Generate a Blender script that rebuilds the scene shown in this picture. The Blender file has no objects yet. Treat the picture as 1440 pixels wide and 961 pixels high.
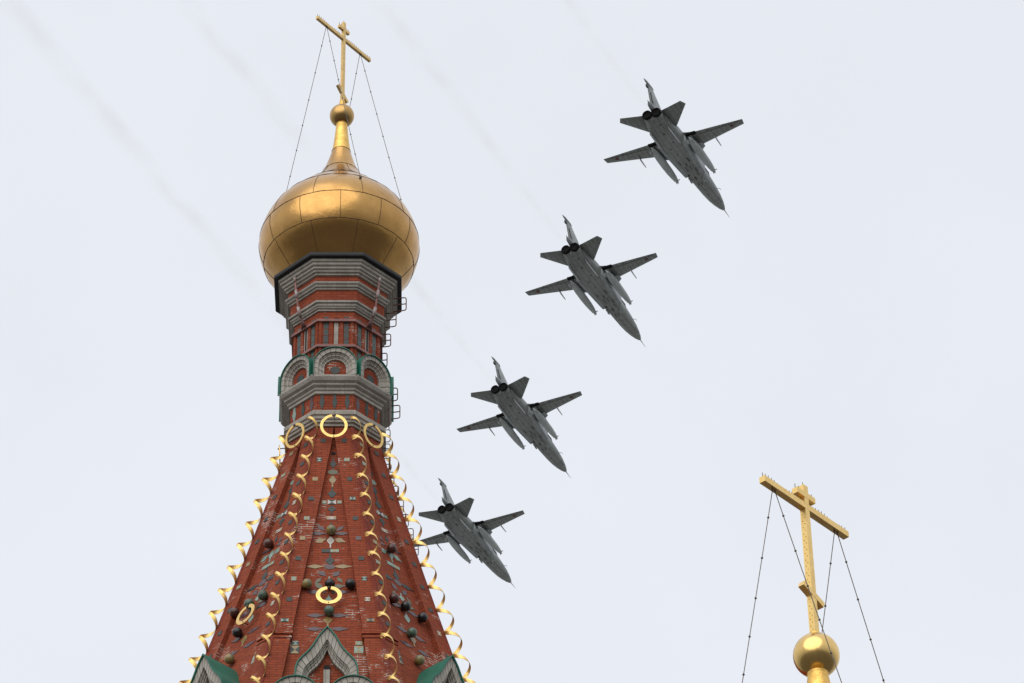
import bpy, bmesh, math, random
from mathutils import Vector, Matrix
R = math.radians
sc = bpy.context.scene
COL = sc.collection
random.seed(7)

# ------------------------------------------------------------------ camera
th, roll = R(38.0), math.atan2(114, 6330)
F = Vector((0, math.cos(th), math.sin(th)))
R0 = Vector((1, 0, 0)); U0 = R0.cross(F)
CR = math.cos(roll) * R0 - math.sin(roll) * U0
CU = math.sin(roll) * R0 + math.cos(roll) * U0
cam_d = bpy.data.cameras.new('camera'); cam = bpy.data.objects.new('camera', cam_d); COL.objects.link(cam)
m = Matrix((CR, CU, -F)).transposed().to_4x4(); m.translation = Vector((0, 0, 1.7))
cam.matrix_world = m
cam_d.sensor_width = 36; cam_d.lens = 36 * 4950 / 1440
cam_d.clip_start = 0.5; cam_d.clip_end = 60000
sc.camera = cam
sc.render.resolution_x, sc.render.resolution_y = 1024, 683

# ------------------------------------------------------------------ sky, sun, exposure
SUN_EL, SUN_AZ = R(38), R(200)      # azimuth clockwise from +Y
w = bpy.data.worlds.new('World'); sc.world = w; w.use_nodes = True
nt = w.node_tree; N = nt.nodes; L = nt.links; N.clear()
def nd(t, **k):
    n = N.new(t)
    for a, b in k.items(): setattr(n, a, b)
    return n
out = nd('ShaderNodeOutputWorld'); bg = nd('ShaderNodeBackground')
sky = nd('ShaderNodeTexSky', sky_type='NISHITA', sun_disc=False, sun_elevation=SUN_EL, sun_rotation=SUN_AZ, dust_density=3.0)
tc = nd('ShaderNodeTexCoord'); sep = nd('ShaderNodeSeparateXYZ')
L.new(tc.outputs['Generated'], sep.inputs[0])
ramp = nd('ShaderNodeValToRGB')        # overcast: brighter towards the zenith
ramp.color_ramp.elements[0].position = 0.0; ramp.color_ramp.elements[0].color = (.44, .44, .44, 1)
ramp.color_ramp.elements[1].position = 1.0; ramp.color_ramp.elements[1].color = (1.0, 1.0, 1.0, 1)
e = ramp.color_ramp.elements.new(.28); e.color = (.66, .66, .66, 1)
e = ramp.color_ramp.elements.new(.50); e.color = (.83, .83, .83, 1)
e = ramp.color_ramp.elements.new(.72); e.color = (.845, .845, .845, 1)
L.new(sep.outputs['Z'], ramp.inputs[0])
noi = nd('ShaderNodeTexNoise'); noi.inputs['Scale'].default_value = 5.0; noi.inputs['Detail'].default_value = 6; noi.inputs['Roughness'].default_value = .55
L.new(tc.outputs['Generated'], noi.inputs['Vector'])
nr = nd('ShaderNodeMapRange'); nr.inputs['From Min'].default_value = .3; nr.inputs['From Max'].default_value = .7
nr.inputs['To Min'].default_value = 9.7; nr.inputs['To Max'].default_value = 10.3
L.new(noi.outputs['Fac'], nr.inputs['Value'])
mul = nd('ShaderNodeVectorMath', operation='SCALE'); L.new(ramp.outputs[0], mul.inputs[0]); L.new(nr.outputs[0], mul.inputs['Scale'])
tint = nd('ShaderNodeVectorMath', operation='MULTIPLY'); tint.inputs[1].default_value = (1.055, 1.09, 1.165)
L.new(mul.outputs[0], tint.inputs[0])
mix = nd('ShaderNodeMix', data_type='RGBA'); mix.inputs['Factor'].default_value = .90
L.new(sky.outputs[0], mix.inputs['A']); L.new(tint.outputs[0], mix.inputs['B'])
L.new(mix.outputs['Result'], bg.inputs['Color']); bg.inputs['Strength'].default_value = 0.10
L.new(bg.outputs[0], out.inputs['Surface'])

sd = bpy.data.lights.new('sun', 'SUN'); sun = bpy.data.objects.new('sun', sd); COL.objects.link(sun)
sd.energy = 1.5; sd.angle = R(75); sd.color = (1, .97, .92)
sdir = Vector((math.sin(SUN_AZ) * math.cos(SUN_EL), math.cos(SUN_AZ) * math.cos(SUN_EL), math.sin(SUN_EL)))
sun.rotation_euler = sdir.to_track_quat('Z', 'Y').to_euler()
sun.location = (0, 0, 120)
vs = sc.view_settings
vs.view_transform = 'Standard'; vs.look = 'None'; vs.exposure = 0.0; vs.gamma = 1.0; vs.use_curve_mapping = False

# ------------------------------------------------------------------ materials
def newmat(name):
    mt = bpy.data.materials.new(name); mt.use_nodes = True
    return mt, mt.node_tree.nodes, mt.node_tree.links, mt.node_tree.nodes['Principled BSDF']
def coords(n, l, kind='Object', scale=(1, 1, 1)):
    t = n.new('ShaderNodeTexCoord'); mp = n.new('ShaderNodeMapping'); mp.inputs['Scale'].default_value = scale
    l.new(t.outputs[kind], mp.inputs[0]); return mp.outputs[0]
def noise(n, l, vec, s, d=4, r=.6):
    t = n.new('ShaderNodeTexNoise'); t.inputs['Scale'].default_value = s; t.inputs['Detail'].default_value = d; t.inputs['Roughness'].default_value = r
    if vec: l.new(vec, t.inputs['Vector'])
    return t.outputs['Fac']
def mrange(n, l, v, a, b, c=0, d=1):
    t = n.new('ShaderNodeMapRange'); l.new(v, t.inputs['Value'])
    for k, x in zip(('From Min', 'From Max', 'To Min', 'To Max'), (a, b, c, d)): t.inputs[k].default_value = x
    return t.outputs[0]
def mixc(n, l, f, a, b):
    t = n.new('ShaderNodeMix'); t.data_type = 'RGBA'
    if isinstance(f, float): t.inputs['Factor'].default_value = f
    else: l.new(f, t.inputs['Factor'])
    for k, v in (('A', a), ('B', b)):
        if isinstance(v, tuple): t.inputs[k].default_value = (*v, 1)
        else: l.new(v, t.inputs[k])
    return t.outputs['Result']
def math_(n, l, op, a, b):
    t = n.new('ShaderNodeMath'); t.operation = op
    for i, v in enumerate((a, b)):
        if isinstance(v, (int, float)): t.inputs[i].default_value = v
        else: l.new(v, t.inputs[i])
    return t.outputs[0]
def bump(n, l, h, bs, st=.3, dist=.02):
    t = n.new('ShaderNodeBump'); t.inputs['Strength'].default_value = st; t.inputs['Distance'].default_value = dist
    l.new(h, t.inputs['Height']); l.new(t.outputs[0], bs.inputs['Normal'])

def basic(name, c1, c2, s=3, rough=.6, metal=0, bs_=.15, dist=.01, det=5, spec=None, stretch=(1, 1, 1)):
    mt, n, l, b = newmat(name)
    v = coords(n, l, 'Object', stretch); f = mrange(n, l, noise(n, l, v, s, det), .32, .68)
    l.new(mixc(n, l, f, c1, c2), b.inputs['Base Color'])
    b.inputs['Roughness'].default_value = rough; b.inputs['Metallic'].default_value = metal
    if spec is not None: b.inputs['Specular IOR Level'].default_value = spec
    if bs_: bump(n, l, noise(n, l, v, s * 6, 4), b, bs_, dist)
    return mt

def brick_mat(name, scale=1.0, base=(.315, .066, .027), dark=(.20, .038, .024), patch=True):
    mt, n, l, b = newmat(name)
    uv = coords(n, l, 'UV'); ob = coords(n, l, 'Object')
    bt = n.new('ShaderNodeTexBrick'); l.new(uv, bt.inputs['Vector'])
    bt.inputs['Scale'].default_value = 1; bt.inputs['Brick Width'].default_value = .27 * scale; bt.inputs['Row Height'].default_value = .078 * scale
    bt.inputs['Mortar Size'].default_value = .012; bt.inputs['Mortar Smooth'].default_value = .1; bt.inputs['Bias'].default_value = -.35
    bt.inputs['Color1'].default_value = (*base, 1); bt.inputs['Color2'].default_value = (base[0] * .66, base[1] * .62, base[2] * .7, 1); bt.inputs['Mortar'].default_value = (0, 0, 0, 1)
    # large soot patches and fine streaks
    st = mrange(n, l, noise(n, l, ob, .9, 6, .65), .42, .75)
    c = mixc(n, l, math_(n, l, 'MULTIPLY', st, .6), bt.outputs['Color'], dark)
    fine = mrange(n, l, noise(n, l, ob, 9, 5, .7), .58, .72)
    c = mixc(n, l, math_(n, l, 'MULTIPLY', fine, .55), c, (.13, .035, .025))
    # mortar: mostly brick dust, lime-white where the wall effloresces
    pm = mrange(n, l, noise(n, l, ob, 1.1, 4, .7), .55, .63)
    pm2 = mrange(n, l, noise(n, l, ob, 4.5, 2, .5), .42, .50)
    white = math_(n, l, 'MULTIPLY', pm, pm2)
    mort = mixc(n, l, white, (.165, .042, .022), (.44, .37, .32))
    c = mixc(n, l, bt.outputs['Fac'], c, mort)
    if patch:   # lime stains
        ls = mrange(n, l, noise(n, l, coords(n, l, 'Object', (1, 1, .8)), 6, 8, .85), .66, .70)
        lz = mrange(n, l, noise(n, l, ob, .8, 2, .5), .56, .66)
        c = mixc(n, l, math_(n, l, 'MULTIPLY', math_(n, l, 'MULTIPLY', ls, lz), .15), c, (.42, .36, .33))
    l.new(c, b.inputs['Base Color']); b.inputs['Roughness'].default_value = .85
    b.inputs['Specular IOR Level'].default_value = .2
    h = math_(n, l, 'ADD', math_(n, l, 'MULTIPLY', bt.outputs['Fac'], -1.0), math_(n, l, 'MULTIPLY', noise(n, l, ob, 30, 3), .6))
    bump(n, l, h, b, .5, .012)
    return mt

def stone_mat(name, bw=.45, rh=.5, c1=(.44, .41, .365), c2=(.24, .22, .19), mort=(.22, .20, .18), msz=.008):
    mt, n, l, b = newmat(name)
    uv = coords(n, l, 'UV'); ob = coords(n, l, 'Object')
    bt = n.new('ShaderNodeTexBrick'); l.new(uv, bt.inputs['Vector']); bt.offset = .5
    bt.inputs['Scale'].default_value = 1; bt.inputs['Brick Width'].default_value = bw; bt.inputs['Row Height'].default_value = rh
    bt.inputs['Mortar Size'].default_value = msz; bt.inputs['Mortar Smooth'].default_value = .3
    bt.inputs['Color1'].default_value = (*c1, 1); bt.inputs['Color2'].default_value = (c1[0] * .84, c1[1] * .84, c1[2] * .82, 1); bt.inputs['Mortar'].default_value = (*mort, 1)
    g = mrange(n, l, noise(n, l, ob, 3.2, 7, .7), .38, .66)
    c = mixc(n, l, math_(n, l, 'MULTIPLY', g, .75), bt.outputs['Color'], c2)
    s2 = mrange(n, l, noise(n, l, coords(n, l, 'Object', (9, 9, 1.5)), 2.2, 5, .7), .56, .72)
    c = mixc(n, l, math_(n, l, 'MULTIPLY', s2, .5), c, (.16, .145, .125))
    l.new(c, b.inputs['Base Color']); b.inputs['Roughness'].default_value = .88; b.inputs['Specular IOR Level'].default_value = .2
    bump(n, l, noise(n, l, ob, 18, 6, .7), b, .45, .02)
    return mt

def gold_mat(name, c1, c2, rough, uvseams=False, metal=1.0, bmp=.12, s=2.5, blot=(.25, .15, .05)):
    mt, n, l, b = newmat(name)
    ob = coords(n, l, 'Object')
    f = mrange(n, l, noise(n, l, ob, s, 7, .65), .3, .7)
    c = mixc(n, l, f, c1, c2)
    k = mrange(n, l, noise(n, l, coords(n, l, 'Object', (1, 1, .35)), s * 3.2, 6, .75), .60, .78)
    c = mixc(n, l, math_(n, l, 'MULTIPLY', k, .5), c, blot)
    l.new(c, b.inputs['Base Color'])
    b.inputs['Metallic'].default_value = metal
    rr = mrange(n, l, noise(n, l, ob, s * 2, 5, .7), .3, .7, rough * .75, rough * 1.35); l.new(rr, b.inputs['Roughness'])
    bump(n, l, noise(n, l, ob, s * 1.6, 5, .6), b, bmp, .05)
    return mt

M = {}
M['brick'] = brick_mat('red_brick')
M['brick_dark'] = brick_mat('maroon_brick', 1, (.27, .05, .032), (.12, .03, .02))
M['stone'] = stone_mat('grey_limestone')
M['stone_v'] = stone_mat('limestone_voussoirs', .15, .9, (.47, .44, .39), (.30, .275, .24), (.07, .06, .05), .012)
M['green'] = basic('green_painted_roof', (.010, .115, .075), (.014, .15, .10), 2.5, .5, 0, .1)
M['eave'] = basic('dark_eave_sheet', (.012, .012, .014), (.02, .02, .022), 3, .7, 0, .05)
M['dome'] = gold_mat('gilded_sheet', (.58, .335, .115), (.41, .225, .07),   .23, bmp=.22, s=1.3, blot=(.22, .11, .035))
M['dome_low'] = M['dome']
M['neck'] = gold_mat('gold_leaf_neck', (.90, .60, .18), (.72, .44, .12), .45, bmp=.3, s=5)
M['ballg'] = gold_mat('gilded_ball', (.56, .35, .13), (.42, .26, .10), .30, bmp=.08, s=3)
M['ballg2'] = gold_mat('bright_gilded_ball', (.86, .58, .20), (.74, .50, .19), .19, bmp=.05, s=2)
M['leaf'] = gold_mat('gold_ribbon', (.90, .63, .23), (.74, .49, .165), .40, metal=.82, bmp=.15, s=6, blot=(.30, .17, .06))
M['cross'] = gold_mat('gilded_cross', (.80, .56, .22), (.62, .42, .17), .40, metal=.82, bmp=.10, s=7, blot=(.14, .09, .05))
M['cross2'] = gold_mat('bright_gilded_cross', (.93, .66, .25), (.84, .57, .20), .38, metal=.85, bmp=.04, s=5, blot=(.35, .22, .09))
M['seam'] = basic('dark_seam', (.05, .025, .01), (.10, .05, .02), 8, .6, .4, 0)
M['iron'] = basic('brown_painted_iron', (.14, .06, .05), (.09, .04, .035), 6, .6, 0, .1)
M['tie'] = basic('faded_red_iron', (.30, .135, .12), (.20, .09, .08), 5, .7, 0, .1)
M['pipe'] = basic('grey_pipe', (.40, .37, .36), (.25, .15, .14), 3, .5, .1, .1)
M['spike'] = basic('tarnished_spike', (.22, .17, .09), (.14, .11, .06), 10, .5, .4, 0)
M['rivet'] = basic('tarnished_gilt_rivet', (.42, .27, .09), (.25, .16, .06), 10, .5, .6, 0)
M['chain'] = basic('chain_steel', (.15, .125, .10), (.09, .075, .06), 10, .5, .6, 0)
M['t_dark'] = basic('glazed_dark_tile', (.014, .024, .023), (.036, .052, .046), 14, .55, 0, .1)
M['t_strip'] = basic('green_glazed_strip', (.018, .06, .052), (.05, .075, .065), 9, .35, 0, .1)
M['t_purple'] = basic('glazed_brown_tile', (.09, .045, .05), (.05, .035, .045), 10, .35, 0, .1)
M['t_teal'] = basic('glazed_teal_tile', (.16, .27, .22), (.25, .34, .28), 14, .3, 0, .1)
M['t_ochre'] = basic('glazed_ochre_tile', (.34, .22, .075), (.20, .15, .07), 12, .3, 0, .1)
M['t_white'] = basic('glazed_white_tile', (.55, .50, .44), (.38, .35, .32), 12, .35, 0, .1)
M['t_olive'] = basic('glazed_olive_tile', (.07, .08, .035), (.11, .09, .04), 12, .35, 0, .1)
M['b_black'] = basic('black_glazed_ball', (.006, .008, .008), (.014, .011, .010), 9, .28, 0, .05)
M['b_green'] = basic('green_glazed_ball', (.10, .17, .12), (.035, .055, .04), 9, .22, 0, .05)
M['b_ochre'] = basic('ochre_glazed_ball', (.33, .20, .05), (.10, .15, .10), 8, .22, 0, .05)
M['b_brown'] = basic('brown_glazed_ball', (.09, .025, .018), (.05, .02, .015), 9, .22, 0, .05)
M['void'] = basic('dark_opening', (.01, .01, .01), (.016, .014, .012), 3, .9, 0, 0)

# aircraft paints
def plane_mat(name, c1, c2, pl=True, rough=.45):
    mt, n, l, b = newmat(name)
    ob = coords(n, l, 'Object')
    f = mrange(n, l, noise(n, l, ob, .55, 7, .7), .35, .68)
    c = mixc(n, l, f, c1, c2)
    s = mrange(n, l, noise(n, l, coords(n, l, 'Object', (.5, 3, 3)), 1.2, 6, .75), .55, .75)
    c = mixc(n, l, math_(n, l, 'MULTIPLY', s, .75), c, tuple(x * .45 for x in c1))
    sx = n.new('ShaderNodeSeparateXYZ'); l.new(ob, sx.inputs[0])
    so_ = math_(n, l, 'MULTIPLY', mrange(n, l, sx.outputs['X'], 4.5, .2), mrange(n, l, noise(n, l, coords(n, l, 'Object', (.4, 2, 2)), 1.1, 5, .7), .35, .65))
    c = mixc(n, l, math_(n, l, 'MULTIPLY', so_, .55), c, (.05, .05, .048))
    if pl:
        bt = n.new('ShaderNodeTexBrick'); l.new(ob, bt.inputs['Vector']); bt.inputs['Scale'].default_value = 1
        bt.inputs['Brick Width'].default_value = 1.7; bt.inputs['Row Height'].default_value = .62
        bt.inputs['Mortar Size'].default_value = .026; bt.inputs['Mortar Smooth'].default_value = .2
        c = mixc(n, l, math_(n, l, 'MULTIPLY', bt.outputs['Fac'], .9), c, tuple(x * .18 for x in c1))
    l.new(c, b.inputs['Base Color']); b.inputs['Roughness'].default_value = rough
    return mt
M['p_grey'] = plane_mat('aircraft_grey', (.235, .25, .24), (.16, .175, .168))
M['p_wing'] = plane_mat('aircraft_wing_grey', (.215, .23, .218), (.175, .19, .182))
M['p_light'] = plane_mat('aircraft_light_grey', (.40, .425, .425), (.30, .32, .32), False)
M['p_skylit'] = plane_mat('aircraft_skylit_grey', (.62, .65, .67), (.5, .53, .55), False)  # raised colour makes the ventral fins look lit by the sky
M['p_side'] = plane_mat('aircraft_side_grey', (.33, .35, .365), (.25, .27, .28))
M['p_dark'] = basic('burnt_metal_and_hollow_black', (.006, .006, .007), (.012, .011, .011), 3, .9, 0, 0, spec=.1)  # near-black also paints in the darkness inside nozzles, intakes and wing-root slots
M['p_fit'] = basic('dark_fitting', (.03, .03, .03), (.05, .05, .05), 3, .6, 0, 0)
M['p_star'] = basic('red_star_paint', (.12, .014, .018), (.09, .012, .014), 3, .5, 0, 0)
M['p_glass'] = basic('canopy_glass', (.02, .025, .03), (.03, .035, .04), 3, .12, 0, 0)

# ------------------------------------------------------------------ mesh builder
class MB:
    def __init__(s): s.v = []; s.f = []; s.mi = []; s.uv = []; s.sm = []
    def add(s, vs_, fs, mi=0, uvs=None, smooth=False):
        o = len(s.v); s.v += [tuple(p) for p in vs_]
        for i, f in enumerate(fs):
            s.f.append([o + k for k in f]); s.mi.append(mi); s.uv.append(uvs[i] if uvs else None); s.sm.append(smooth)
    def box(s, c, d, mi=0, rot=None):
        c = Vector(c); hx, hy, hz = [a / 2 for a in d]
        P = [Vector((x, y, z)) for x in (-hx, hx) for y in (-hy, hy) for z in (-hz, hz)]
        if rot is not None: P = [rot @ p for p in P]
        s.add([c + p for p in P], [(0, 1, 3, 2), (4, 6, 7, 5), (0, 4, 5, 1), (2, 3, 7, 6), (0, 2, 6, 4), (1, 5, 7, 3)], mi)
    def tube(s, pts, r, n=8, mi=0, closed=False, cap=True):
        pts = [Vector(p) for p in pts]; N_ = len(pts)
        rr = r if isinstance(r, (list, tuple)) else [r] * N_
        V = []; up = None
        for i, p in enumerate(pts):
            if closed: t = pts[(i + 1) % N_] - pts[i - 1]
            else: t = pts[min(i + 1, N_ - 1)] - pts[max(i - 1, 0)]
            t.normalize()
            if up is None: up = Vector((0, 0, 1)) if abs(t.z) < .9 else Vector((1, 0, 0))
            a = t.cross(up).normalized(); b = a.cross(t).normalized(); up = b
            for k in range(n):
                q = 2 * math.pi * k / n; V.append(p + rr[i] * (math.cos(q) * a + math.sin(q) * b))
        Fs = []
        for i in range(N_ if closed else N_ - 1):
            j = (i + 1) % N_
            for k in range(n): Fs.append((i * n + k, i * n + (k + 1) % n, j * n + (k + 1) % n, j * n + k))
        if cap and not closed: Fs += [tuple(range(n))[::-1], tuple((N_ - 1) * n + k for k in range(n))]
        s.add(V, Fs, mi, smooth=n > 5)
    def lathe(s, prof, n=64, mi=0, a0=0.0, smooth=True, c=(0, 0), cap=False):
        V = []; Fs = []; UV = []
        for r, z in prof:
            for k in range(n):
                a = a0 + 2 * math.pi * k / n; V.append((c[0] + r * math.sin(a), c[1] - r * math.cos(a), z))
        acc = [0]
        for i in range(1, len(prof)): acc.append(acc[-1] + math.hypot(prof[i][0] - prof[i - 1][0], prof[i][1] - prof[i - 1][1]))
        for i in range(len(prof) - 1):
            for k in range(n):
                k2 = (k + 1) % n
                Fs.append((i * n + k, i * n + k2, (i + 1) * n + k2, (i + 1) * n + k))
                if n > 8:
                    rm = max(prof[i][0], prof[i + 1][0]); UV.append([(k / n * 6.283 * rm, acc[i]), ((k + 1) / n * 6.283 * rm, acc[i]), ((k + 1) / n * 6.283 * rm, acc[i + 1]), (k / n * 6.283 * rm, acc[i + 1])])
                else: UV.append(None)
        if cap: Fs += [tuple(range(n))[::-1], tuple((len(prof) - 1) * n + k for k in range(n))]; UV += [None, None]
        s.add(V, Fs, mi, UV, smooth)
    def sphere(s, c, r, nu=20, nv=12, mi=0, sq=1.0):
        s.lathe([(max(r * math.sin(math.pi * i / nv), 1e-4), c[2] - r * sq * math.cos(math.pi * i / nv)) for i in range(nv + 1)], nu, mi, c=(c[0], c[1]))
    def build(s, name, mats, parent=None):
        me = bpy.data.meshes.new(name); me.from_pydata(s.v, [], s.f)
        if not isinstance(mats, (list, tuple)): mats = [mats]
        for m_ in mats: me.materials.append(m_)
        me.update()
        uvl = me.uv_layers.new(name='UVMap')
        for p in me.polygons:
            p.material_index = s.mi[p.index]; p.use_smooth = s.sm[p.index]
            u = s.uv[p.index]
            if u is None:
                n = p.normal; t = Vector((-n.y, n.x, 0))
                if t.length < 1e-3: t = Vector((1, 0, 0))
                t.normalize(); b = n.cross(t)
                u = [(me.vertices[i].co.dot(t), me.vertices[i].co.dot(b)) for i in p.vertices]
            for li, q in zip(p.loop_indices, u): uvl.data[li].uv = q
        bm = bmesh.new(); bm.from_mesh(me); bmesh.ops.remove_doubles(bm, verts=bm.verts, dist=2e-5); bm.to_mesh(me); bm.free()
        o = bpy.data.objects.new(name, me); COL.objects.link(o)
        if parent: o.parent = parent
        return o

def thing(name, label, cat, loc=(0, 0, 0), rot=(0, 0, 0), group=None):
    o = bpy.data.objects.new(name, None); COL.objects.link(o); o.location = loc; o.rotation_euler = rot
    o['label'] = label; o['category'] = cat
    if group: o['group'] = group
    return o
def lab(o, t): o['label'] = t; return o

# ------------------------------------------------------------------ ground (below the frame; lights the undersides)
def ground_mat():
    mt, n, l, b = newmat('granite_setts')
    ob = coords(n, l, 'Object')
    bt = n.new('ShaderNodeTexBrick'); l.new(ob, bt.inputs['Vector']); bt.inputs['Scale'].default_value = 1
    bt.inputs['Brick Width'].default_value = .22; bt.inputs['Row Height'].default_value = .12; bt.inputs['Mortar Size'].default_value = .008
    bt.inputs['Color1'].default_value = (.11, .10, .095, 1); bt.inputs['Color2'].default_value = (.08, .075, .072, 1); bt.inputs['Mortar'].default_value = (.04, .037, .035, 1)
    f = mrange(n, l, noise(n, l, ob, .15, 6), .35, .65)
    gr = n.new('ShaderNodeVectorMath'); gr.operation = 'DISTANCE'; l.new(ob, gr.inputs[0]); gr.inputs[1].default_value = (0, -90, 0)
    far = mrange(n, l, gr.outputs['Value'], 200, 290)  # tone shaped for light: dark zone for dome reflections, pale zone lifts jet bellies
    near = mixc(n, l, f, bt.outputs['Color'], (.075, .07, .066))
    l.new(mixc(n, l, far, near, (.27, .27, .255)), b.inputs['Base Color']); b.inputs['Roughness'].default_value = .8
    return mt
g = MB(); S = 25000
g.add([(-S, -S, 0), (S, -S, 0), (S, S, 0), (-S, S, 0)], [(0, 1, 2, 3)])
go = g.build('ground', ground_mat()); go['kind'] = 'structure'

# ================================================================== the tent-roofed church tower
T = thing('church_tower', 'tall octagonal red brick tower with tiled tent roof, spiral gold ribbons and onion dome',
          'church tower', (-4.27758, 67.86533, 0), (0, 0, R(1.9)))
CO = math.cos(R(22.5)); TN = math.tan(R(22.5))
def fp(k, u, z, ap):                 # a point on face k (0 = front, + to the right), u across it, apothem ap
    a = R(45 * k); return Vector((ap * math.sin(a) + u * math.cos(a), -ap * math.cos(a) + u * math.sin(a), z))
def rp(a, r, z): a = R(a); return Vector((r * math.sin(a), -r * math.cos(a), z))
def octl(prof, mat, name, parent=T, mi=0, cap=False):
    b = MB(); b.lathe(prof, 8, 0, R(22.5), False, cap=cap); return b.build(name, mat, parent)
def tr(z):                           # corner radius of the tent
    d = 51.0 - z; return 1.25 + .272 * d + .0028 * d * d if d > 0 else 1.25 + .272 * d
def ta(z): return tr(z) * CO

# --- body below the tent (below the frame)
octl([(5.6, 0), (5.6, 38.0), (5.75, 38.2), (5.75, 38.8), (5.3, 39.0), (4.9, 40.4), (tr(40.4), 40.5)], M['brick'], 'tower_base')

# --- tent: recessed panels + raised pilaster strips
zz = [40.5, 41.5, 42.5, 43.4, 44.3, 45.2, 46.2, 47.2, 48.2, 49.2, 50.2, 51.0, 51.45]
REC = .13
def uin(z): return max(.012, .05 + .114 * (50.86 - z))
b = MB()
for k in range(8):
    for z0, z1 in zip(zz[:-1], zz[1:]):
        q = [fp(k, -ta(z0) * TN, z0, ta(z0) - REC), fp(k, ta(z0) * TN, z0, ta(z0) - REC), fp(k, ta(z1) * TN, z1, ta(z1) - REC), fp(k, -ta(z1) * TN, z1, ta(z1) - REC)]
        b.add(q, [(0, 1, 2, 3)])
tent = b.build('tent_roof', M['brick'], T)
for k in range(8):
    for sg in (-1, 1):
        b = MB()
        for z0, z1 in zip(zz[:-1], zz[1:]):
            o0, o1 = ta(z0) * TN - .03, ta(z1) * TN - .03; i0, i1 = uin(z0), uin(z1)
            if z1 > 51.2: i1 = .012
            P = [fp(k, sg * i0, z0, ta(z0)), fp(k, sg * o0, z0, ta(z0)), fp(k, sg * o1, z1, ta(z1)), fp(k, sg * i1, z1, ta(z1)),
                 fp(k, sg * i0, z0, ta(z0) - REC - .02), fp(k, sg * o0, z0, ta(z0) - REC - .05), fp(k, sg * o1, z1, ta(z1) - REC - .05), fp(k, sg * i1, z1, ta(z1) - REC - .02)]
            fs = [(0, 1, 2, 3), (0, 3, 7, 4), (1, 5, 6, 2)]
            if sg < 0: fs = [f[::-1] for f in fs]
            b.add(P, fs)
        b.build('pilaster_capital', M['brick'], tent); b = MB()
        # capital of the pilaster
        for zc, hh, pr in ((44.40, .10, .045), (44.27, .07, .02)):
            z0, z1 = zc - hh / 2, zc + hh / 2
            i, o_ = uin(zc) - .03, ta(zc) * TN + .0
            P = [fp(k, sg * i, z0, ta(z0) + pr), fp(k, sg * o_, z0, ta(z0) + pr), fp(k, sg * o_, z1, ta(z1) + pr), fp(k, sg * i, z1, ta(z1) + pr),
                 fp(k, sg * i, z0, ta(z0) - REC), fp(k, sg * o_, z0, ta(z0) - REC), fp(k, sg * o_, z1, ta(z1) - REC), fp(k, sg * i, z1, ta(z1) - REC)]
            fs = [(0, 1, 2, 3), (0, 3, 7, 4), (1, 5, 6, 2), (0, 4, 5, 1), (3, 2, 6, 7)]
            if sg < 0: fs = [f[::-1] for f in fs]
            b.add(P, fs)
        b.build('pilaster', M['brick'], tent)
# dark vent hole near the head of each panel
for k in range(-2, 3):
    b = MB(); c = fp(k, 0, 50.58, ta(50.58) - REC + .012); a = R(45 * k)
    t = Vector((math.cos(a), math.sin(a), 0)); up = Vector((0, 0, 1))
    b.add([c + .055 * (math.cos(q) * t + math.sin(q) * up) for q in [i * math.pi / 6 for i in range(12)]], [tuple(range(12))])
    b.build('vent_hole', M['void'], tent)

# --- corner rolls and the spiral ribbons round them
for c8 in (-3, -2, -1, 0, 1, 2):
    a = 22.5 + 45 * c8
    b = MB(); b.tube([rp(a, tr(z) - .055, z) for z in zz], .072, 10)
    b.build('corner_roll', M['brick_dark'], tent)
    # ribbon: a flat band winding down just outside the roll; fixed with small bolts
    b = MB(); bolts = MB()
    er = Vector((math.sin(R(a)), -math.cos(R(a)), 0)); et = Vector((math.cos(R(a)), math.sin(R(a)), 0))
    zt, pitch, rad, bw = 51.60 + .04 * math.sin(a), .675, .150, .125
    nseg = 26; turns = 14.6
    prev = None; V = []; Fs = []
    n_all = int(nseg * turns)
    for i in range(n_all + 1):
        ph = 2 * math.pi * i / nseg
        wob = .012 * math.sin(ph * .37 + a) + .008 * math.sin(ph * .91 + 2 * a)
        z = zt - pitch * i / nseg + wob
        rad_ = rad * (1 + .07 * math.sin(ph * .23 + a * 3))
        slope = (tr(z - .05) - tr(z + .05)) / .1
        ax = (er * slope - Vector((0, 0, 1))).normalized()          # down along the rib
        e1 = (er + Vector((0, 0, 1)) * slope).normalized(); e2 = et
        cen = er * (tr(z) + .170) + Vector((0, 0, z))
        # phase 0 = left side of the rib, pi/2 = outward, pi = right
        nrm = -math.cos(ph) * e2 + math.sin(ph) * e1
        p = cen - rad_ * .80 * math.cos(ph) * e2 + rad_ * 1.0 * math.sin(ph) * e1
        fl = .12 * math.sin(ph + .6)
        wv = (ax + fl * nrm).normalized()
        hw = bw / 2 * (.86 + .14 * math.cos(2 * ph))
        th_ = .008
        V += [p - wv * hw + nrm * th_ / 2, p + wv * hw + nrm * th_ / 2, p + wv * hw - nrm * th_ / 2, p - wv * hw - nrm * th_ / 2]
        if i % nseg == 17: bolts.sphere(p + nrm * .012, .016, 8, 5)
    for i in range(n_all):
        o = i * 4
        for q in range(4): Fs.append((o + q, o + (q + 1) % 4, o + 4 + (q + 1) % 4, o + 4 + q))
    b.add(V, Fs, smooth=False)
    rb = b.build('spiral_ribbon', M['leaf'], T); bolts.build('bolts', M['chain'], rb)

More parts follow.
